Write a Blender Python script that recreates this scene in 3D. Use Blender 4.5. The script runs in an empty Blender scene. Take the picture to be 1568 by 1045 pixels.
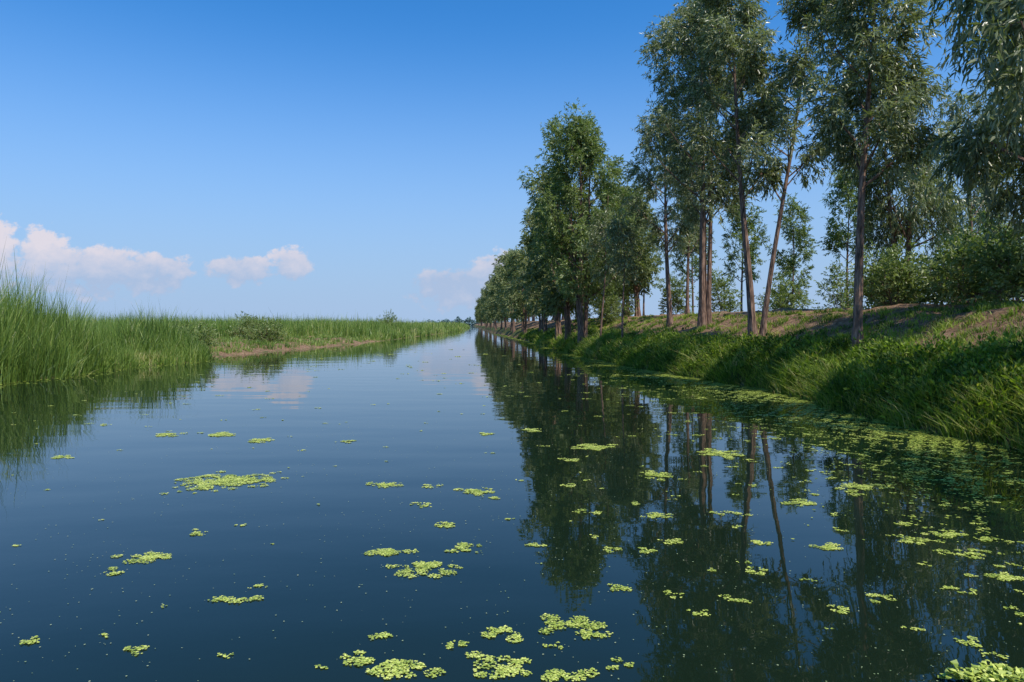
import bpy, math
import numpy as np
from mathutils import Vector
R = np.random.default_rng(7)
SH = 0.0612   # the canal runs slightly to the left of +Y

# ---------------------------------------------------------------- helpers
class MB:
    def __init__(self): self.v=[];self.q=[];self.t=[];self.qm=[];self.tm=[];self.a=[];self.n=0
    def add(self, v, q=None, t=None, m=0, var=None):
        v=np.asarray(v,float).reshape(-1,3); b=self.n
        self.v.append(v); self.n+=len(v)
        self.a.append(np.full(len(v),0.5) if var is None else np.broadcast_to(var,(len(v),)))
        if q is not None and len(q): q=np.asarray(q)+b; self.q.append(q); self.qm.append(np.full(len(q),m))
        if t is not None and len(t): t=np.asarray(t)+b; self.t.append(t); self.tm.append(np.full(len(t),m))
    def arrays(self):
        V=np.concatenate(self.v); A=np.concatenate(self.a)
        Q=np.concatenate(self.q) if self.q else np.zeros((0,4),int)
        QM=np.concatenate(self.qm) if self.q else np.zeros(0,int)
        T=np.concatenate(self.t) if self.t else np.zeros((0,3),int)
        TM=np.concatenate(self.tm) if self.t else np.zeros(0,int)
        return V,Q,QM,T,TM,A
    def build(self,name,mats,smooth=False,loc=(0,0,0)):
        V,Q,QM,T,TM,A=self.arrays()
        me=bpy.data.meshes.new(name)
        me.vertices.add(len(V)); me.vertices.foreach_set('co',V.astype(np.float32).ravel())
        li=np.concatenate([Q.ravel(),T.ravel()]).astype(np.int32)
        tot=np.concatenate([np.full(len(Q),4),np.full(len(T),3)]).astype(np.int32)
        st=np.concatenate([[0],np.cumsum(tot)[:-1]]).astype(np.int32)
        me.loops.add(len(li)); me.loops.foreach_set('vertex_index',li)
        me.polygons.add(len(tot)); me.polygons.foreach_set('loop_start',st)
        try: me.polygons.foreach_set('loop_total',tot)
        except Exception: pass
        me.polygons.foreach_set('material_index',np.concatenate([QM,TM]).astype(np.int32))
        me.polygons.foreach_set('use_smooth',np.full(len(tot),smooth))
        at=me.attributes.new('var','FLOAT','POINT'); at.data.foreach_set('value',A.astype(np.float32))
        me.update(calc_edges=True); me.validate()
        for m in mats: me.materials.append(m)
        o=bpy.data.objects.new(name,me); bpy.context.scene.collection.objects.link(o); o.location=loc
        return o

def norm(a): return a/np.maximum(np.linalg.norm(a,axis=-1,keepdims=True),1e-9)

def tube(mb,pts,rad,k=8,m=0,rough=0.0):
    pts=np.asarray(pts,float); n=len(pts); rad=np.asarray(rad,float)
    tan=norm(np.gradient(pts,axis=0)); ref=np.array([0.31,0.95,0.05])
    u=norm(np.cross(tan,ref)); w=np.cross(tan,u)
    an=np.linspace(0,2*math.pi,k,endpoint=False)
    rr=rad[:,None]*(1+rough*R.normal(size=(n,k)))
    ring=pts[:,None,:]+rr[...,None]*(np.cos(an)[None,:,None]*u[:,None,:]+np.sin(an)[None,:,None]*w[:,None,:])
    i=np.arange(n-1)[:,None]*k; j=np.arange(k)[None,:]; j2=(j+1)%k
    q=np.stack([i+j,i+j2,i+k+j2,i+k+j],-1).reshape(-1,4)
    mb.add(ring.reshape(-1,3),q=q,m=m)

def leaves(mb,P,D,L,W,m=1,var=None,up=None):
    n=len(P); D=norm(D)
    rnd=R.normal(size=(n,3))
    if up is not None: rnd=rnd*0.55+np.array([0,0,up])
    N=norm(rnd-D*np.sum(rnd*D,1,keepdims=True)); S=np.cross(D,N)
    L=np.broadcast_to(L,(n,))[:,None]; W=np.broadcast_to(W,(n,))[:,None]
    a=P; c=P+D*L+np.array([0,0,-1])*L*0.12; mid=P+D*L*0.42+N*L*0.04
    v=np.stack([a,mid+S*W/2,c,mid-S*W/2],1).reshape(-1,3)
    q=(np.arange(n)*4)[:,None]+np.arange(4)[None]
    mb.add(v,q=q,m=m,var=np.repeat(var,4) if var is not None else None)

def blades(mb,P,h,lean,w,nseg=3,m=0,var=None,curl=1.0):
    n=len(P); ang=R.uniform(0,math.pi,n)
    side=np.stack([np.cos(ang),np.sin(ang)*0.6,np.zeros(n)],1)
    ts=np.linspace(0,1,nseg+1); vs=[]
    for t in ts:
        c=P+lean*(t**2)+np.array([0,0,1])*(h*(t-0.25*curl*t**3*np.minimum(1,np.linalg.norm(lean,axis=1)/np.maximum(h,.01))))[:,None]
        ww=(w*(1-t**1.6*0.93))[:,None]
        vs.append(c-side*ww/2); vs.append(c+side*ww/2)
    K=2*(nseg+1); v=np.stack(vs,1).reshape(-1,3)
    b=(np.arange(n)*K)[:,None,None]; s=(np.arange(nseg)*2)[None,:,None]
    q=(b+s+np.array([0,1,3,2])[None,None]).reshape(-1,4)
    mb.add(v,q=q,m=m,var=np.repeat(var,K) if var is not None else None)

def wob(x,y,f=1.0,ph=0.0):
    return (np.sin(x*1.7*f+1.3+ph)*np.cos(y*1.1*f+ph*2)+np.sin(x*3.1*f-y*2.3*f+ph)*.6+np.sin(y*4.7*f+x*1.9*f+2*ph)*.4+np.cos(x*7.3*f+y*5.9*f)*.25)/2.25

# ---------------------------------------------------------------- terrain
def sR(d): return np.interp(d,[-50,8,13,16.7,20,23.5,29,36,60,100,139,300,1500],[6.8,6.85,7.1,7.3,6.9,6.3,5.9,5.6,5.6,4.9,4.3,3.6,2.6])+0.12*np.sin(d*0.9)+0.08*np.sin(d*2.3)+.05*np.sin(d*5.1)
def sL(d): return np.interp(d,[-50,10,18,24,27,29,32,39,46,54,73,93,128,180,300,1500],[-13.5,-13,-12.6,-12.4,-12.0,-11.6,-12.3,-11.9,-10.6,-9.3,-7.9,-6.6,-4.2,-1.9,-.6,0.2])+0.15*np.sin(d*0.7)+0.1*np.sin(d*1.9)
def H(s,d):
    e=s-sR(d)
    hr=np.interp(e,[-6,-2,-.4,0,.10,.5,1.2,1.8,3.2,5,9,30,60,200],[-1.2,-.7,-.2,-.02,.28,.62,1.02,1.26,1.85,2.10,2.1,1.9,1.0,.6])
    hr=hr+np.clip(e,0,1)*(0.11*wob(s,d,.8)+.05*wob(s,d,2.9,1))
    f=sL(d)-s
    hl=np.interp(f,[-6,-2,-.3,0,.15,1.5,5,50],[-1.2,-.7,-.15,-.02,.06,.16,.25,.35])+np.clip(f,0,1)*0.05*wob(s,d,.7)
    cove=np.interp(d,[29,34,58,66],[0,1,1,0])*np.interp(f,[.1,1.2,7,10],[0,1,1,.2])
    hl=hl+cove*(.16+.30*np.clip(wob(s,d,.55,.7),-.3,1)+.09*wob(s,d,3))
    return np.maximum(hr,hl)
def W(s,d,z=None):
    s=np.asarray(s,float); d=np.asarray(d,float)
    return np.stack([s-SH*d,d,(H(s,d) if z is None else np.broadcast_to(z,s.shape))],-1)

# ---------------------------------------------------------------- materials
def newmat(name):
    m=bpy.data.materials.new(name); m.use_nodes=True; nt=m.node_tree; nt.nodes.clear()
    return m,nt,nt.nodes.new('ShaderNodeOutputMaterial')
def ramp(nt,stops):
    r=nt.nodes.new('ShaderNodeValToRGB'); e=r.color_ramp.elements
    e[0].position=stops[0][0]; e[0].color=(*stops[0][1],1)
    e[1].position=stops[-1][0]; e[1].color=(*stops[-1][1],1)
    for p,c in stops[1:-1]:
        x=e.new(p); x.color=(*c,1)
    return r
def leafmat(name,stops,transl=0.3,rough=0.45,spec=0.5,tint=(1.35,1.5,.5)):
    m,nt,out=newmat(name); L=nt.links
    a=nt.nodes.new('ShaderNodeAttribute'); a.attribute_name='var'
    r=ramp(nt,stops); L.new(a.outputs['Fac'],r.inputs[0])
    p=nt.nodes.new('ShaderNodeBsdfPrincipled'); L.new(r.outputs[0],p.inputs['Base Color'])
    p.inputs['Roughness'].default_value=rough; p.inputs['Specular IOR Level'].default_value=spec
    t=nt.nodes.new('ShaderNodeBsdfTranslucent')
    mx=nt.nodes.new('ShaderNodeMix'); mx.data_type='RGBA'; mx.blend_type='MULTIPLY'; mx.inputs[0].default_value=1
    L.new(r.outputs[0],mx.inputs[6]); mx.inputs[7].default_value=(*tint,1); L.new(mx.outputs[2],t.inputs[0])
    ms=nt.nodes.new('ShaderNodeMixShader'); ms.inputs[0].default_value=transl
    L.new(p.outputs[0],ms.inputs[1]); L.new(t.outputs[0],ms.inputs[2]); L.new(ms.outputs[0],out.inputs[0])
    return m
M_willow=leafmat('willow_leaf',[(0,(.07,.085,.025)),(.5,(.19,.215,.085)),(1,(.42,.44,.27))],.32,.36,.7,(1.25,1.4,.6))
M_bright=leafmat('poplar_leaf',[(0,(.08,.11,.025)),(.5,(.19,.24,.065)),(1,(.36,.41,.18))],.35,.42,.5,(1.3,1.45,.55))
M_far=leafmat('far_leaf',[(0,(.10,.125,.045)),(.5,(.19,.22,.085)),(1,(.32,.34,.18))],.3,.6,.3)
M_haze=leafmat('hazy_leaf',[(0,(.13,.20,.22)),(1,(.19,.27,.28))],.1,.9,.1)  # distance haze painted into the leaf colour as a bluish tone
M_grass=leafmat('grass_blade',[(0,(.030,.065,.010)),(.45,(.12,.19,.025)),(.78,(.29,.38,.05)),(1,(.44,.37,.16))],.38,.5,.3)
M_reed=leafmat('reed_blade',[(0,(.05,.095,.02)),(.5,(.18,.27,.05)),(.8,(.35,.42,.11)),(1,(.56,.47,.23))],.32,.42,.45)
M_duck=leafmat('duckweed_leaf',[(0,(.14,.21,.03)),(.5,(.42,.49,.08)),(1,(.72,.74,.20))],.1,.45,.4)
M_speck=leafmat('duckweed_speck',[(0,(.20,.28,.12)),(1,(.40,.45,.25))],.1,.5,.3)

def barkmat():
    m,nt,out=newmat('bark'); L=nt.links
    tc=nt.nodes.new('ShaderNodeTexCoord'); mp=nt.nodes.new('ShaderNodeMapping'); mp.inputs[3].default_value=(9,9,1.6)
    n=nt.nodes.new('ShaderNodeTexNoise'); n.inputs['Scale'].default_value=2.2; n.inputs['Detail'].default_value=6
    L.new(tc.outputs['Object'],mp.inputs[0]); L.new(mp.outputs[0],n.inputs[0])
    r=ramp(nt,[(.3,(.04,.024,.017)),(.5,(.18,.105,.072)),(.7,(.38,.24,.17))]); L.new(n.outputs[0],r.inputs[0])
    p=nt.nodes.new('ShaderNodeBsdfPrincipled'); p.inputs['Roughness'].default_value=.9
    L.new(r.outputs[0],p.inputs['Base Color'])
    b=nt.nodes.new('ShaderNodeBump'); b.inputs['Strength'].default_value=.8; b.inputs['Distance'].default_value=.03
    L.new(n.outputs[0],b.inputs['Height']); L.new(b.outputs[0],p.inputs['Normal']); L.new(p.outputs[0],out.inputs[0])
    return m
M_bark=barkmat()

def groundmat():
    m,nt,out=newmat('ground_soil'); L=nt.links
    tc=nt.nodes.new('ShaderNodeTexCoord')
    n=nt.nodes.new('ShaderNodeTexNoise'); n.inputs['Scale'].default_value=.9; n.inputs['Detail'].default_value=8; n.inputs['Roughness'].default_value=.65
    n2=nt.nodes.new('ShaderNodeTexNoise'); n2.inputs['Scale'].default_value=7; n2.inputs['Detail'].default_value=10; n2.inputs['Roughness'].default_value=.75
    L.new(tc.outputs['Object'],n.inputs[0]); L.new(tc.outputs['Object'],n2.inputs[0])
    soil=ramp(nt,[(.32,(.08,.045,.026)),(.5,(.24,.145,.085)),(.68,(.44,.29,.18))]); L.new(n2.outputs[0],soil.inputs[0])
    gr=ramp(nt,[(.3,(.03,.05,.012)),(.7,(.13,.14,.04))]); L.new(n2.outputs[0],gr.inputs[0])
    a=nt.nodes.new('ShaderNodeAttribute'); a.attribute_name='var'
    ad=nt.nodes.new('ShaderNodeMath'); ad.operation='ADD'
    L.new(n.outputs[0],ad.inputs[0]); L.new(a.outputs['Fac'],ad.inputs[1])
    st=nt.nodes.new('ShaderNodeMapRange'); st.inputs[1].default_value=.92; st.inputs[2].default_value=1.08
    L.new(ad.outputs[0],st.inputs[0])
    mx=nt.nodes.new('ShaderNodeMix'); mx.data_type='RGBA'
    L.new(st.outputs[0],mx.inputs[0]); L.new(gr.outputs[0],mx.inputs[6]); L.new(soil.outputs[0],mx.inputs[7])
    p=nt.nodes.new('ShaderNodeBsdfPrincipled'); p.inputs['Roughness'].default_value=.95; p.inputs['Specular IOR Level'].default_value=.2
    L.new(mx.outputs[2],p.inputs['Base Color'])
    b=nt.nodes.new('ShaderNodeBump'); b.inputs['Strength'].default_value=1; b.inputs['Distance'].default_value=.12
    L.new(n2.outputs[0],b.inputs['Height']); L.new(b.outputs[0],p.inputs['Normal']); L.new(p.outputs[0],out.inputs[0])
    return m
M_ground=groundmat()

def watermat():
    m,nt,out=newmat('canal_water'); L=nt.links
    tc=nt.nodes.new('ShaderNodeTexCoord')
    def noise(scale,sx,sy,det,rot=0):
        mp=nt.nodes.new('ShaderNodeMapping'); mp.inputs[3].default_value=(sx,sy,1); mp.inputs[2].default_value=(0,0,rot)
        n=nt.nodes.new('ShaderNodeTexNoise'); n.inputs['Scale'].default_value=scale; n.inputs['Detail'].default_value=det
        L.new(tc.outputs['Object'],mp.inputs[0]); L.new(mp.outputs[0],n.inputs[0]); return n
    a=noise(1.1,.4,1.0,1,.15); c=noise(5,.6,1.0,2,-.2)
    b1=nt.nodes.new('ShaderNodeBump'); b1.inputs['Strength'].default_value=.17; b1.inputs['Distance'].default_value=.04
    b2=nt.nodes.new('ShaderNodeBump'); b2.inputs['Strength'].default_value=.05; b2.inputs['Distance'].default_value=.01
    L.new(a.outputs[0],b1.inputs['Height']); L.new(c.outputs[0],b2.inputs['Height']); L.new(b1.outputs[0],b2.inputs['Normal'])
    p=nt.nodes.new('ShaderNodeBsdfPrincipled'); p.inputs['Base Color'].default_value=(.007,.015,.008,1)
    p.inputs['Roughness'].default_value=.015; p.inputs['IOR'].default_value=1.37
    L.new(b2.outputs[0],p.inputs['Normal']); L.new(p.outputs[0],out.inputs[0])
    return m
M_water=watermat()

# ---------------------------------------------------------------- ground sheet + water
sl=np.concatenate([[-6000,-2500,-1000,-400,-150,-80,-50,-35,-25],np.arange(-22,13.01,.2),[14,16,20,26,32,40,60,100,200,500,1500,6000]])
dl=np.concatenate([[-60,-40,-20,-8],np.arange(0,70,.4),70*1.05**np.arange(0,92)])
S,D=np.meshgrid(sl,dl)
G=W(S.ravel(),D.ravel())
ns=len(sl); nd=len(dl)
ii=(np.arange(nd-1)[:,None]*ns+np.arange(ns-1)[None]).ravel()
q=np.stack([ii,ii+1,ii+ns+1,ii+ns],1)
e=(S-sR(D)).ravel(); f=(sL(D)-S).ravel(); dd=D.ravel()
soil=np.interp(e,[0,.1,.4,1.0,1.5,2.2,4.5,7,12],[.55,.5,.3,.38,.58,.69,.66,.5,.3])
soilL=np.where((f>0)&(dd>30)&(dd<64)&(f<9),.60,.44)
mb=MB(); mb.add(G,q=q,var=np.where(f>0,soilL,soil)); mb.build('ground',[M_ground],smooth=True)
mb=MB(); mb.add([[-3000,-60,0],[3000,-60,0],[3000,6000,0],[-3000,6000,0]],q=[[0,1,2,3]]); mb.build('canal_water',[M_water])

# ---------------------------------------------------------------- trees
def make_tree(height,cbase,rad,nleaf,stems=1,off=(0,0),lean=(0,0),trad=.12,leafL=.17,leafW=.040,droop=.5,nl=22,ks=8,sink=.25,topf=.62,sprig=11,clr=.5,hang=0):
    mb=MB(); ch=height-cbase
    tops=[]
    for k in range(stems):
        a=R.uniform(0,6.28); sp=0 if stems==1 else .12*rad+.1
        bx,by=(0,0) if k==0 else (math.cos(a)*.22,math.sin(a)*.22)
        tx,ty=off[0]+lean[0]*(k/(max(1,stems-1)))+math.cos(a)*sp*2.4, off[1]+lean[1]+math.sin(a)*sp*2.4
        n=12; t=np.linspace(0,1,n)
        wx=.12*np.sin(t*5+a)*t; wy=.12*np.cos(t*4+a)*t
        pts=np.stack([bx+(tx-bx)*t**1.2+wx,by+(ty-by)*t**1.2+wy,-sink+(height*.93+sink)*t],1)
        r=trad*(1 if k==0 else .75)*(1-.86*t**.9); r[0]*=1.55
        tube(mb,pts,r,ks,rough=.05); tops.append((pts,r))
    C=[];CR=[];CD=[]
    for i in range(nl*stems):
        pts,r=tops[i%stems]
        u=(i//stems+R.uniform(0,1))/nl
        zt=cbase+ch*(u**.95)
        prof=(np.sin(math.pi*min(.95,max(.05,(u*.80+.16))))**topf)
        az=i*2.399+R.uniform(-.5,.5)
        rr=rad*prof*R.uniform(.45,1.08)
        z0=max(cbase*.8,zt-ch*.14-rr*.45); tt=(z0)/(height*.93)
        b=np.array([np.interp(tt,np.linspace(0,1,12),pts[:,j]) for j in range(3)]); b[2]=z0
        cx=np.interp(min(1,zt/(height*.93)),np.linspace(0,1,12),pts[:,0]); cy=np.interp(min(1,zt/(height*.93)),np.linspace(0,1,12),pts[:,1])
        e=np.array([cx+math.cos(az)*rr,cy+math.sin(az)*rr,zt])
        t=np.linspace(0,1,6)[:,None]
        mid=(b+e)/2+np.array([math.cos(az),math.sin(az),-.3])*rr*.12
        lp=(1-t)**2*b+2*t*(1-t)*mid+t**2*e
        rb=max(.012,np.interp(tt,np.linspace(0,1,12),r)*.5)
        tube(mb,lp,np.linspace(rb,.008,6),5 if ks>5 else 3)
        for tcl in (.62,1.0):
            c=np.array([np.interp(tcl,np.linspace(0,1,6),lp[:,j]) for j in range(3)])
            for _ in range(2):
                cc=c+R.normal(size=3)*np.array([.24,.24,.30])*rad*.3
                C.append(cc); CR.append((R.uniform(.2,.42)*rad**.6*clr/.55*.8+.06)*(1 if tcl==1 else .85)); CD.append([math.cos(az),math.sin(az),0])
                tube(mb,[c,(c+cc)/2+[0,0,.04],cc],[.012,.008,.004],3)
    for pts,r in tops:
        for _ in range(4):
            C.append(pts[-1]+R.normal(size=3)*.25*rad**.5+[0,0,.2]); CR.append(.3*rad**.5); CD.append([0,0,.5])
    C=np.array(C);CR=np.array(CR);CD=np.array(CD,float)
    nsp=nleaf//sprig
    wgt=CR**2*R.uniform(.3,1.7,len(C)); idx=R.choice(len(C),nsp,p=wgt/wgt.sum())
    g=R.normal(size=(nsp,3)); g=norm(g)*(R.uniform(0,1,nsp)**.5)[:,None]
    P0=C[idx]+g*CR[idx][:,None]*np.array([1,1,1.3])
    Dn=norm(g*.9+CD[idx]*.5+np.array([0,0,.4-droop])+R.normal(size=(nsp,3))*.3)
    Ls=R.uniform(.15,.42,nsp)*(leafL/.17)**.5
    if hang>0:
        hm=R.uniform(0,1,nsp)<hang; Ls[hm]*=2.0; Dn[hm]=norm(Dn[hm]*.5+np.array([0,0,-1.0]))
    clv=R.uniform(-.26,.26,len(C))[idx]
    k=np.arange(sprig); tt=(k+.5)/sprig
    P=P0[:,None]+Dn[:,None]*(Ls[:,None]*tt[None])[...,None]+np.array([0,0,-1])*(droop*.45*(Ls[:,None]*tt[None]**2))[...,None]
    Dl=Dn[:,None]*.7+R.normal(size=(nsp,sprig,3))*.55+np.array([0,0,-droop*.6])
    n=nsp*sprig
    var=np.clip(.5+np.repeat(clv,sprig)+R.normal(size=n)*.22,0,1)
    leaves(mb,P.reshape(-1,3),Dl.reshape(-1,3),leafL*R.uniform(.6,1.2,n),leafW*R.uniform(.7,1.2,n),1,var)
    return mb

def plant(name,s,d,leafmat=M_willow,**k):
    mb=make_tree(**k)
    z=float(H(np.array(s),np.array(d)))
    return mb.build(name,[M_bark,leafmat],loc=(s-SH*d,d,z))

T='willow_tree'
plant(T,8.5,15,height=9.6,cbase=4.5,rad=1.3,nleaf=24000,off=(.5,.2),trad=.115,nl=20)
plant(T,8.3,20,height=10.8,cbase=5.0,rad=1.55,nleaf=42000,stems=2,off=(-.1,0),lean=(1.3,.2),trad=.12,nl=16)
plant(T,8.5,25,height=12.0,cbase=4.7,rad=2.1,nleaf=50000,stems=3,off=(-.8,0),lean=(.6,0),trad=.14,nl=14)
plant(T,8.5,29,height=9.0,cbase=3.8,rad=1.4,nleaf=17000,off=(-.4,0),trad=.12,nl=16)
plant(T,6.05,37,M_bright,height=12.0,cbase=3.1,rad=2.45,nleaf=56000,stems=4,off=(-.1,0),trad=.18,nl=16,leafL=.2,leafW=.056,droop=.35,topf=.8)
plant(T,6.7,30,height=5.4,cbase=3.2,rad=.8,nleaf=4500,trad=.055,nl=10)
plant(T,6.3,33,height=6.0,cbase=3.0,rad=.9,nleaf=5000,trad=.06,nl=10,off=(.3,0))
plant(T,14.0,22,height=7.6,cbase=2.4,rad=1.6,nleaf=26000,stems=2,trad=.12,droop=.9,nl=15,hang=.25)
plant(T,12.2,14,height=8.6,cbase=2.2,rad=2.1,nleaf=38000,stems=2,trad=.14,droop=.85,nl=18,hang=.25)
plant(T,8.25,9.3,height=8.4,cbase=3.2,rad=1.7,nleaf=24000,stems=1,off=(.1,0),trad=.14,droop=.8,nl=22,hang=.2)
plant(T,9.5,3.0,height=9.0,cbase=3.6,rad=2.2,nleaf=9000,trad=.16,droop=.7,nl=16,leafL=.22,leafW=.05)
plant(T,20.5,28,height=9.0,cbase=2.5,rad=1.7,nleaf=15000,trad=.12,droop=.8,nl=18,hang=.2)
plant(T,24,31,height=7.6,cbase=1.5,rad=2.0,nleaf=13000,trad=.12,droop=.7,nl=18)
plant(T,10.5,33,height=8.2,cbase=3.4,rad=1.3,nleaf=10000,trad=.09,nl=14)
for s,d,h,cb,r in [(18.9,40,6.7,.6,1.05),(19.9,36,7.7,3.4,1.05),(16.7,42,6.8,2.6,1.1),(15.0,46,7.0,2.8,1.2),(12.7,50,7.5,2.8,1.4)]:
    plant('poplar_tree',s,d,M_bright,height=h,cbase=cb,rad=r,nleaf=9000,trad=.08,nl=16,leafL=.19,leafW=.055,droop=.2)
for s,d,h,r in [(15.2,24,1.4,1.1),(14.6,20,1.6,1.3),(16.4,20.5,1.9,1.3),(12.6,17,1.2,1.1),(12.6,20,1.2,1.0),(13.9,22,1.3,1.2),(13.1,18.6,1.4,1.1),(12.6,15.4,1.1,1.0),(18.0,24,2.0,1.5),(13,35,1.6,1.1),(16.5,36,1.5,1.1),(11.5,38,1.5,1.0),(18.5,34,1.8,1.1),(17,27,1.3,.9),(13.4,15.5,1.5,1.1),(9.6,44,1.8,1.0),(8.6,52,2.2,1.2),(8.0,40,1.4,.8)]:
    plant('shrub',s,d,M_bright,height=h*1.05,cbase=.15,rad=r*.8,nleaf=5000,stems=3,trad=.03,nl=8,leafL=.13,leafW=.048,droop=.1,ks=5,sink=.1)

protos=[make_tree(height=10,cbase=2.4,rad=2.3,nleaf=8000,stems=2,trad=.17,leafL=.34,leafW=.12,droop=.4,nl=13,ks=5,sprig=7).arrays() for _ in range(3)]
row=MB()
def inst(row,pr,x,y,z,sc,rot,szz=1.0,dv=0):
    V,Q,QM,Tt,TM,A=pr; c,s_=math.cos(rot),math.sin(rot)
    v=np.stack([(V[:,0]*c-V[:,1]*s_)*sc+x,(V[:,0]*s_+V[:,1]*c)*sc+y,V[:,2]*sc*szz+z],1)
    b=row.n; row.v.append(v); row.n+=len(v); row.a.append(np.clip(A+dv,0,1))
    row.q.append(Q+b); row.qm.append(QM)
d=43.0
while d<420:
    for ds in ([.5,5.2] if d<200 else [1.2]):
        dx=d+R.uniform(-1.5,1.5); s=float(sR(np.array(dx)))+ds+R.uniform(-.2,.5)
        z=float(H(np.array(s),np.array(dx)))
        inst(row,protos[R.integers(3)],s-SH*dx,dx,z,R.uniform(.80,1.08)*(1 if ds<3 else .85),R.uniform(0,6.28),dv=R.uniform(-.2,.2))
    d*=1.105 if d<150 else 1.08
row.build('distant_tree_row',[M_bark,M_far])
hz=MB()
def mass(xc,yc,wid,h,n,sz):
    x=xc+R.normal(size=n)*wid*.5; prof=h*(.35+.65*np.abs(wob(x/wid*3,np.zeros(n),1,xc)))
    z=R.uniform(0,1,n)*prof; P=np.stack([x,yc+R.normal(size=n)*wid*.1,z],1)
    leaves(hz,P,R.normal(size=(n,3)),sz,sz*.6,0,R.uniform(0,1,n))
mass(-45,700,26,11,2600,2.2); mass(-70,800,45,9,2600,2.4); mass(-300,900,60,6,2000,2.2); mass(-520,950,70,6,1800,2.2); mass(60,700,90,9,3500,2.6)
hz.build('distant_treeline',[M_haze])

# ---------------------------------------------------------------- grass on right bank
gb=MB()
n=160000
d=np.exp(R.uniform(math.log(5.5),math.log(75),n)); ee=R.uniform(-.05,5.0,n)
s=sR(d)+ee
keep=(wob(s,d,.9,1.1)*.65+wob(s,d,3.0,.4)*.45+np.interp(ee,[0,.9,1.2,1.6,4.2,5],[.7,.4,.05,-.68,-.72,-.4]))>R.uniform(-.12,.12,n)
s=s[keep];d=d[keep];ee=ee[keep];n=len(s)
P=W(s,d); clump=np.clip(wob(s,d,1.6,2.2),-.6,1)+.5*wob(s,d,4.3,.9)
h=R.uniform(.06,.22,n)*(1+.8*clump)*np.interp(ee,[-.1,.3,1.2,2,4],[1.6,1.1,.55,.45,.4]); h=np.maximum(h,.04)
h*=np.interp(d,[5,25,70],[.8,1.0,1.3])
a=R.uniform(0,6.28,n); ln=h*R.uniform(.2,1.1,n)
lean=np.stack([np.cos(a)*ln-.1*h,np.sin(a)*ln,np.zeros(n)],1)
var=np.clip(.40+.30*wob(s,d,.9,3.3)+.27*wob(s,d,3.7)+R.normal(size=n)*.18,0,1)
blades(gb,P,h,lean,.010+.0010*d,2,0,var)
n=3600; cd=np.exp(R.uniform(math.log(6),math.log(60),n)); ce=4.0*R.uniform(0,1,n)**2.1-.05; cs=sR(cd)+ce
k=20; s=np.repeat(cs,k)+R.normal(size=n*k)*.07; d=np.repeat(cd,k)+R.normal(size=n*k)*.07; N=n*k
hh=np.repeat(R.uniform(.12,.58,n)*np.interp(ce,[0,1,1.4,3.5],[1.1,.8,.4,.35]),k)*R.uniform(.5,1.1,N); a=R.uniform(0,6.28,N); ln=hh*R.uniform(.2,1.0,N)
blades(gb,W(s,d),hh,np.stack([np.cos(a)*ln-.15*hh,np.sin(a)*ln,np.zeros(N)],1),.009+.0009*d,2,0,np.clip(np.repeat(R.uniform(.1,1.0,n),k)+R.normal(size=N)*.08,0,1))
gb.build('bank_grass',[M_grass])
wb=MB()
nc=1300; d=np.exp(R.uniform(math.log(6.5),math.log(40),nc)); ee=R.uniform(0,1.35,nc); s=sR(d)+ee
for i in range(nc):
    c=W(s[i],d[i]); k=R.integers(18,60); rr=R.uniform(.08,.30)
    g=norm(R.normal(size=(k,3)))*R.uniform(.3,1,k)[:,None]*rr; g[:,2]=np.abs(g[:,2])*1.3+.05
    leaves(wb,c+g,g+R.normal(size=(k,3))*.08,R.uniform(.06,.14,k),R.uniform(.025,.06,k),0,np.clip(R.uniform(.05,.8)+R.normal(size=k)*.1,0,.9),up=.7)
wb.build('broadleaf_weeds',[M_grass])

# ---------------------------------------------------------------- reeds on left bank
rb=MB()
def reeds(n,dlo,dhi,flo,fhi,hfun,wf=.012,nseg=3,vofs=0,tuft=0):
    if tuft:
        m=n//tuft; cd=np.exp(R.uniform(math.log(dlo),math.log(dhi),m)); cf=flo+(fhi-flo)*R.uniform(0,1,m)**1.3
        n=m*tuft; ox=R.normal(size=n)*.13; oy=R.normal(size=n)*.13
        d=np.repeat(cd,tuft)+oy; ff=np.repeat(cf,tuft)-ox; ch=np.repeat(R.uniform(.58,1.15,m),tuft); cv=np.repeat(R.uniform(-.3,.32,m),tuft)
    else:
        d=np.exp(R.uniform(math.log(dlo),math.log(dhi),n)); ff=flo+(fhi-flo)*R.uniform(0,1,n)**1.3; ch=1; cv=0; ox=oy=0
    s=sL(d)-ff
    dens=wob(s,d,1.3,.8)+.6*wob(s,d,3.1,2)
    h=hfun(s,d,ff)*R.uniform(.5,1.0,n)**.8*(1+.12*dens)*ch
    tall=R.uniform(0,1,n)<.08; h=np.where(tall,h*1.18,h)
    k=(h>.12)&(dens>R.uniform(-1.1,.1,n))
    a=R.uniform(0,6.28,n); ln=h*R.uniform(.02,.34,n)
    lean=np.stack([np.cos(a)*ln+ox*1.6,np.sin(a)*ln+oy*1.6,np.zeros(n)],1)
    var=np.clip(.42+.22*wob(s,d,.5,1)+R.normal(size=n)*.17+vofs+cv,0,1)
    P=W(s,d); P[:,2]-=.02
    blades(rb,P[k],h[k],lean[k],((wf+.0006*d)*R.uniform(.6,1.5,n))[k],nseg,0,var[k])
def h1(s,d,f):
    e=np.interp(d,[8,18,21,24.5,26,27.5,29,31,33],[2.9,3.2,3.0,2.4,.6,1.7,2.3,1.3,.3])
    return e*np.clip(.5+f*.45,0,1)*(1+.16*wob(s,d,.8))
reeds(14000,12,33,-.15,7,h1)
reeds(34000,12,33,-.15,7,h1,tuft=26,wf=.015)
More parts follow.
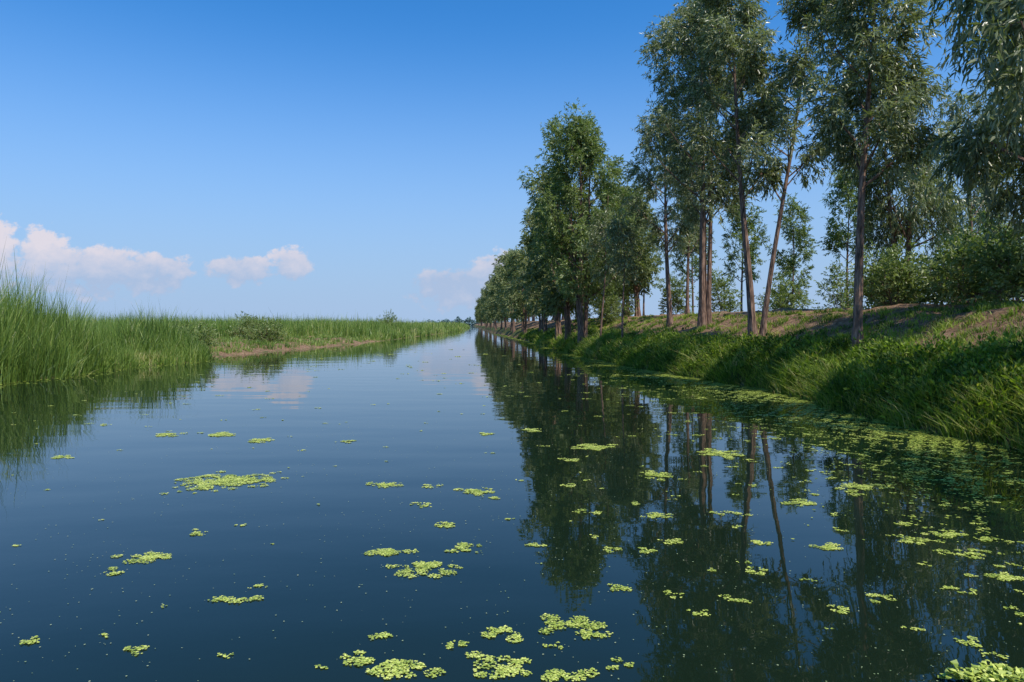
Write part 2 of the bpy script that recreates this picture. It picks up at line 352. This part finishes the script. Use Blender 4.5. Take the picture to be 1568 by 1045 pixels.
def h2(s,d,f):
    depth=np.interp(d,[30,34,50,58,66,72],[7,9,9,5,1.5,.5])
    return np.where(f>depth,2.1*np.clip(.35+(f-depth)*.4,0,1),np.where((wob(s,d,1.3,2)>-.05)&(f>.15),.45,.0))*(1+.15*wob(s,d,.6))
reeds(30000,31,95,-.1,24,h2,vofs=.05)
reeds(36000,31,95,-.1,24,h2,vofs=.05,tuft=18)
def h3(s,d,f): return 2.15*np.clip(.5+f*.3,0,1)*(1+.28*wob(s,d,.35))
reeds(42000,64,420,-.1,30,h3,vofs=.1,tuft=8)
reeds(20000,30,400,14,150,lambda s,d,f:2.25*(1+.2*wob(s,d,.15)),nseg=2,vofs=.3)
reeds(5000,24,31,.2,3,lambda s,d,f:.5*(1+.3*wob(s,d,1)),vofs=.3)
rb.build('reed_bed',[M_reed])
for s,d,h,r in [(-14.0,46,1.1,1.2),(-9.9,82,2.2,1.4),(-14.5,36,.9,.9),(-17,52,1.3,1.4)]:
    plant('shrub',s,d,M_bright,height=h,cbase=.15,rad=r,nleaf=5000,stems=3,trad=.03,nl=9,leafL=.16,leafW=.05,droop=.1,ks=5,sink=.1)

# ---------------------------------------------------------------- duckweed / water plants
dw=MB()
def discs(P,r,m=0,var=None,tilt=.12,k=6):
    n=len(P); an=np.linspace(0,2*math.pi,k,endpoint=False)[None]+R.uniform(0,6.28,n)[:,None]
    rr=r[:,None]*R.uniform(.7,1.2,(n,k)); tx=R.normal(size=n)*tilt; ty=R.normal(size=n)*tilt
    x=np.cos(an)*rr; y=np.sin(an)*rr; z=np.abs(tx[:,None]*x+ty[:,None]*y)
    v=np.stack([P[:,0:1]+x,P[:,1:2]+y,P[:,2:3]+z],-1).reshape(-1,3)
    b=(np.arange(n)*k)[:,None]
    q=np.concatenate([b+np.array([[0,1,2,3]]),b+np.array([[0,3,4,5]])])
    dw.add(v,q=q,m=m,var=np.repeat(var,k))
def patch(s,d,w,dep,fill=.8,rl=.0062,dv=0):
    nl=int(np.clip(5+w*dep*190,5,80))
    th=R.uniform(-.6,.6); u=R.normal(size=nl)*.27; v_=R.normal(size=nl)*.24
    lc=np.stack([(u*math.cos(th)-v_*math.sin(th))*w,(u*math.sin(th)+v_*math.cos(th))*dep],1)
    lr=R.uniform(.3,1.0,nl)*min(.23*math.sqrt(w*dep),.05*max(1,d/6)**.6)
    rl=rl*max(1,d/4.5)**.75
    area=(math.pi*lr**2).sum(); n=int(min(6000,fill*1.15*area/(rl*rl*2.2)))+3
    i=R.choice(nl,n,p=lr**2/(lr**2).sum()); a=R.uniform(0,6.28,n); r=R.uniform(0,1,n)**.6*lr[i]
    x=s+lc[i,0]+np.cos(a)*r*1.2; y=d+lc[i,1]+np.sin(a)*r
    z=R.uniform(.001,.006,n)
    lv=R.uniform(-.22,.18,nl)[i]
    v=np.clip(.52+R.normal(size=n)*.25+lv+dv,0,1)
    discs(np.stack([x-SH*y,y,z],1),rl*R.uniform(.6,1.4,n),0,v,tilt=.2)
mats=[(-2.35,7.0,.55,.4),(-2.6,6.9,.6,.5),(-2.46,6.94,.95,.75),(-2.2,4.68,.34,.2),(-2.29,4.39,.2,.1),(-1.37,3.95,.22,.13),(-1.28,4.16,.13,.08),(-2.2,3.43,.14,.1),(-1.66,3.34,.12,.1),(-1.88,3.52,.05,.08),(-1.17,3.3,.09,.05),
(-2.1,5.22,.17,.13),(-1.84,5.43,.11,.07),(-.85,6.8,.42,.2),(-.42,6.74,.16,.15),(.03,6.53,.25,.3),(.2,6.3,.14,.1),(-.45,6.08,.14,.12),(-.19,5.43,.18,.15),(-.6,4.79,.28,.18),(-.28,4.45,.32,.34),(-.01,4.9,.18,.22),(-.14,4.83,.12,.1),(.47,4.95,.15,.1),(.32,5.6,.12,.08),
(-.44,3.5,.17,.09),(-.53,3.25,.13,.18),(-.3,3.17,.27,.18),(-.7,3.17,.07,.05),(-.04,3.4,.12,.12),(.08,3.17,.19,.24),(.24,3.2,.11,.16),(.19,3.53,.27,.12),(.52,3.63,.31,.16),(.65,3.5,.14,.1),(.43,3.1,.26,.12),(.42,3.39,.1,.06),(.7,3.2,.12,.1),
(.93,4.12,.16,.12),(1.04,4.83,.12,.12),(1.25,4.83,.15,.12),(1.47,5.02,.16,.16),(1.26,3.77,.1,.1),(1.21,4.04,.09,.1),(1.54,3.96,.15,.11),(1.84,4.4,.15,.1),(2.14,4.98,.17,.15),(2.57,4.87,.19,.2),(2.06,3.82,.12,.1),(2.98,6.12,.25,.3),(3.87,6.74,.45,.3),(3.29,5.02,.25,.1),(3.47,4.74,.2,.18),(3.38,4.31,.3,.22),(2.91,4.13,.14,.08),(2.41,4.0,.16,.1),(2.34,3.59,.1,.06),(2.48,3.43,.17,.12),(2.5,3.3,.12,.08),(3.6,5.18,.25,.2),(3.83,5.07,.2,.1),(3.44,5.46,.15,.12),
(1.97,7.27,.28,.4),(1.62,8.9,.43,.4),(1.15,8.04,.2,.2),(3.07,8.44,.4,.5),(1.53,5.71,.22,.15),(1.44,6.08,.15,.12),(2.14,5.8,.2,.1),(.97,6.74,.15,.12),(1.0,5.8,.16,.12),(.93,10.3,.25,.3),(.24,9.95,.2,.25),(-2.9,9.4,.3,.3),(-4.9,8.2,.25,.2),(-4.4,9.9,.3,.3),(-3.6,9.9,.5,.35),(-1.7,9.3,.2,.2)]
for p in mats: patch(*p)
for i in range(300):
    d=math.exp(R.uniform(math.log(3.6),math.log(45))); s=R.uniform(-9,5.5)
    if d<8 and R.uniform()<.4: continue
    w=R.uniform(.012,.055)*(1+d/13); patch(s,d,w*1.6,w,.75)
for i in range(1000):
    d=math.exp(R.uniform(math.log(3.4),math.log(22))); s=float(sR(np.array(d)))-abs(R.normal())*1.7-.2
    w=R.uniform(.015,.06)*(1+d/18); patch(s,d,w*2.0,w*1.1,.7,dv=-.08)
n=150000; d=np.exp(R.uniform(math.log(5),math.log(110),n)); off=np.abs(R.normal(size=n))*np.interp(d,[5,12,20,40,110],[1.5,1.2,.7,.42,.45])
s=sR(d)-off+.15
k=(wob(s*1.2,d,1.0,.5)*.5+wob(s,d,2.7,1.5)*.6+wob(s,d,7.1,.5)*.8+wob(s,d,13.1,.2)*.8+.15-off*.22)>R.uniform(-.3,.3,n)
s=s[k];d=d[k];n=len(s)
discs(np.stack([s-SH*d,d,R.uniform(.001,.01,n)],1),R.uniform(.006,.015,n)*np.interp(d,[5,20,110],[1,1.6,4]),0,np.clip(.28+R.normal(size=n)*.24,0,1))  # carpet toned down: shade along the bank is put into its colour
n=900; d=np.exp(R.uniform(math.log(14),math.log(70),n)); s=sL(d)+np.abs(R.normal(size=n))*.5
discs(np.stack([s-SH*d,d,R.uniform(.004,.016,n)],1),R.uniform(.02,.04,n)*1.3,0,np.clip(.3+R.normal(size=n)*.2,0,1))
n=800; a=R.uniform(0,6.28,n); r=np.sqrt(R.uniform(0,1,n)); P=np.stack([2.36+.22*r*np.cos(a)*(1+.2*np.sin(3*a))-SH*3.1,3.04+.07*r*np.sin(a)*(1+.4*np.sin(5*a)),R.uniform(.005,.05,n)],1)
discs(P,R.uniform(.006,.017,n),0,np.clip(.5+R.normal(size=n)*.25,0,1),tilt=.7)
dw.build('duckweed',[M_duck])
dw=MB()
n=5200; d=np.exp(R.uniform(math.log(2.6),math.log(26),n)); s=R.uniform(-9,6.5,n)*np.interp(d,[2.6,12,26],[.42,1,1])
cl_=wob(s,d,.8,.3)>R.uniform(-1,.6,n); s=s[cl_]; d=d[cl_]; n=len(s)
discs(np.stack([s-SH*d,d,np.full(n,.004)],1),R.uniform(.0015,.005,n)*np.interp(d,[2,26],[1,2.2]),0,R.uniform(0,1,n),tilt=.05)
dw.build('floating_specks',[M_speck])

# ---------------------------------------------------------------- light and sky
sv=Vector((.45,-.46,1.0)).normalized()
el=math.asin(sv.z); rot=math.atan2(sv.x,sv.y)
sun=bpy.data.lights.new('sun','SUN'); sun.energy=5.0; sun.angle=math.radians(.5); sun.color=(1,.94,.84)
so=bpy.data.objects.new('sun',sun); bpy.context.scene.collection.objects.link(so); so.location=(30,-30,60)
so.rotation_euler=(-sv).to_track_quat('-Z','Y').to_euler()
w=bpy.data.worlds.new('World'); bpy.context.scene.world=w; w.use_nodes=True; nt=w.node_tree; nt.nodes.clear(); L=nt.links
def math_(op,a,b=None,c=None,clamp=False):
    m=nt.nodes.new('ShaderNodeMath'); m.operation=op; m.use_clamp=clamp
    for i,x in enumerate((a,b,c)):
        if x is None: continue
        if isinstance(x,(int,float)): m.inputs[i].default_value=x
        else: L.new(x,m.inputs[i])
    return m.outputs[0]
def mixc(f,a,b,bt='MIX'):
    m=nt.nodes.new('ShaderNodeMix'); m.data_type='RGBA'; m.blend_type=bt
    for i,x in ((0,f),(6,a),(7,b)):
        if isinstance(x,(int,float)): m.inputs[i].default_value=x
        elif isinstance(x,tuple): m.inputs[i].default_value=(*x,1)
        else: L.new(x,m.inputs[i])
    return m.outputs[2]
sky=nt.nodes.new('ShaderNodeTexSky'); sky.sky_type='NISHITA'; sky.sun_disc=False; sky.sun_elevation=el; sky.sun_rotation=rot
sky.air_density=1.0; sky.dust_density=.6; sky.ozone_density=2.5
tinted=mixc(1.0,sky.outputs[0],(.26,.82,1.28),'MULTIPLY')
tc=nt.nodes.new('ShaderNodeTexCoord'); sp=nt.nodes.new('ShaderNodeSeparateXYZ'); L.new(tc.outputs['Generated'],sp.inputs[0])
yy=math_('MAXIMUM',sp.outputs[1],.05); az=math_('DIVIDE',sp.outputs[0],yy); ev=math_('DIVIDE',sp.outputs[2],yy)
front=math_('GREATER_THAN',sp.outputs[1],.1)
cb=nt.nodes.new('ShaderNodeCombineXYZ'); L.new(az,cb.inputs[0]); L.new(math_('MULTIPLY',ev,1.3),cb.inputs[1])
def nz(scale,det):
    n=nt.nodes.new('ShaderNodeTexNoise'); n.inputs['Scale'].default_value=scale; n.inputs['Detail'].default_value=det; n.inputs['Roughness'].default_value=.62
    L.new(cb.outputs[0],n.inputs[0]); return n.outputs[0]
n1=nz(34,8)
def cloud(a0,wa,e0,wt,wb,k=1.7):
    da=math_('DIVIDE',math_('SUBTRACT',az,a0),wa); de=math_('SUBTRACT',ev,e0)
    up=math_('DIVIDE',math_('MAXIMUM',de,0),wt); dn=math_('DIVIDE',math_('MINIMUM',de,0),wb)
    g=math_('SUBTRACT',1,math_('ADD',math_('MULTIPLY',da,da),math_('ADD',math_('MULTIPLY',up,up),math_('MULTIPLY',dn,dn))))
    g=math_('ADD',g,math_('MULTIPLY',math_('SUBTRACT',n1,.5),k*2))
    return math_('MULTIPLY',g,1.0,clamp=True)
cl=None
for args in [(-.76,.06,.110,.045,.07),(-.69,.05,.104,.042,.07),(-.61,.09,.090,.028,.06),(-.53,.07,.086,.020,.05),(-.40,.06,.086,.016,.03),(-.325,.035,.090,.028,.03),(-.02,.045,.078,.034,.05),(-.075,.08,.055,.030,.04)]:
    c=cloud(*args); cl=c if cl is None else math_('MAXIMUM',cl,c)
cl=math_('MULTIPLY',cl,front)
cm=nt.nodes.new('ShaderNodeMapRange'); cm.interpolation_type='SMOOTHSTEP'; cm.inputs[1].default_value=0.0; cm.inputs[2].default_value=.6; cm.inputs[3].default_value=0; cm.inputs[4].default_value=.9
L.new(cl,cm.inputs[0])
hz_=nt.nodes.new('ShaderNodeMapRange'); hz_.interpolation_type='SMOOTHSTEP'; hz_.inputs[1].default_value=-.02; hz_.inputs[2].default_value=.44; hz_.inputs[3].default_value=1.0; hz_.inputs[4].default_value=0
L.new(sp.outputs[2],hz_.inputs[0])
c1=mixc(hz_.outputs[0],tinted,(2.6,3.6,5.2))
shade=nt.nodes.new('ShaderNodeMapRange'); shade.inputs[1].default_value=.065; shade.inputs[2].default_value=.12; L.new(ev,shade.inputs[0])
shn=math_('ADD',shade.outputs[0],math_('MULTIPLY',math_('SUBTRACT',n1,.5),1.4),clamp=True)
cc=mixc(shn,(2.75,3.5,4.9),(5.2,4.8,5.2))
c2=mixc(cm.outputs[0],c1,cc)
bg=nt.nodes.new('ShaderNodeBackground'); bg.inputs[1].default_value=.15; L.new(c2,bg.inputs[0])
wo=nt.nodes.new('ShaderNodeOutputWorld'); L.new(bg.outputs[0],wo.inputs[0])

# ---------------------------------------------------------------- camera
cam=bpy.data.cameras.new('camera'); co=bpy.data.objects.new('camera',cam); bpy.context.scene.collection.objects.link(co)
co.location=(0,0,1.6); co.rotation_euler=(math.radians(90),0,0); cam.lens=24; cam.sensor_width=36; cam.shift_y=-.0163; cam.clip_end=12000; cam.clip_start=.05
sc=bpy.context.scene; sc.camera=co
sc.view_settings.view_transform='Standard'; sc.view_settings.look='None'; sc.view_settings.exposure=0
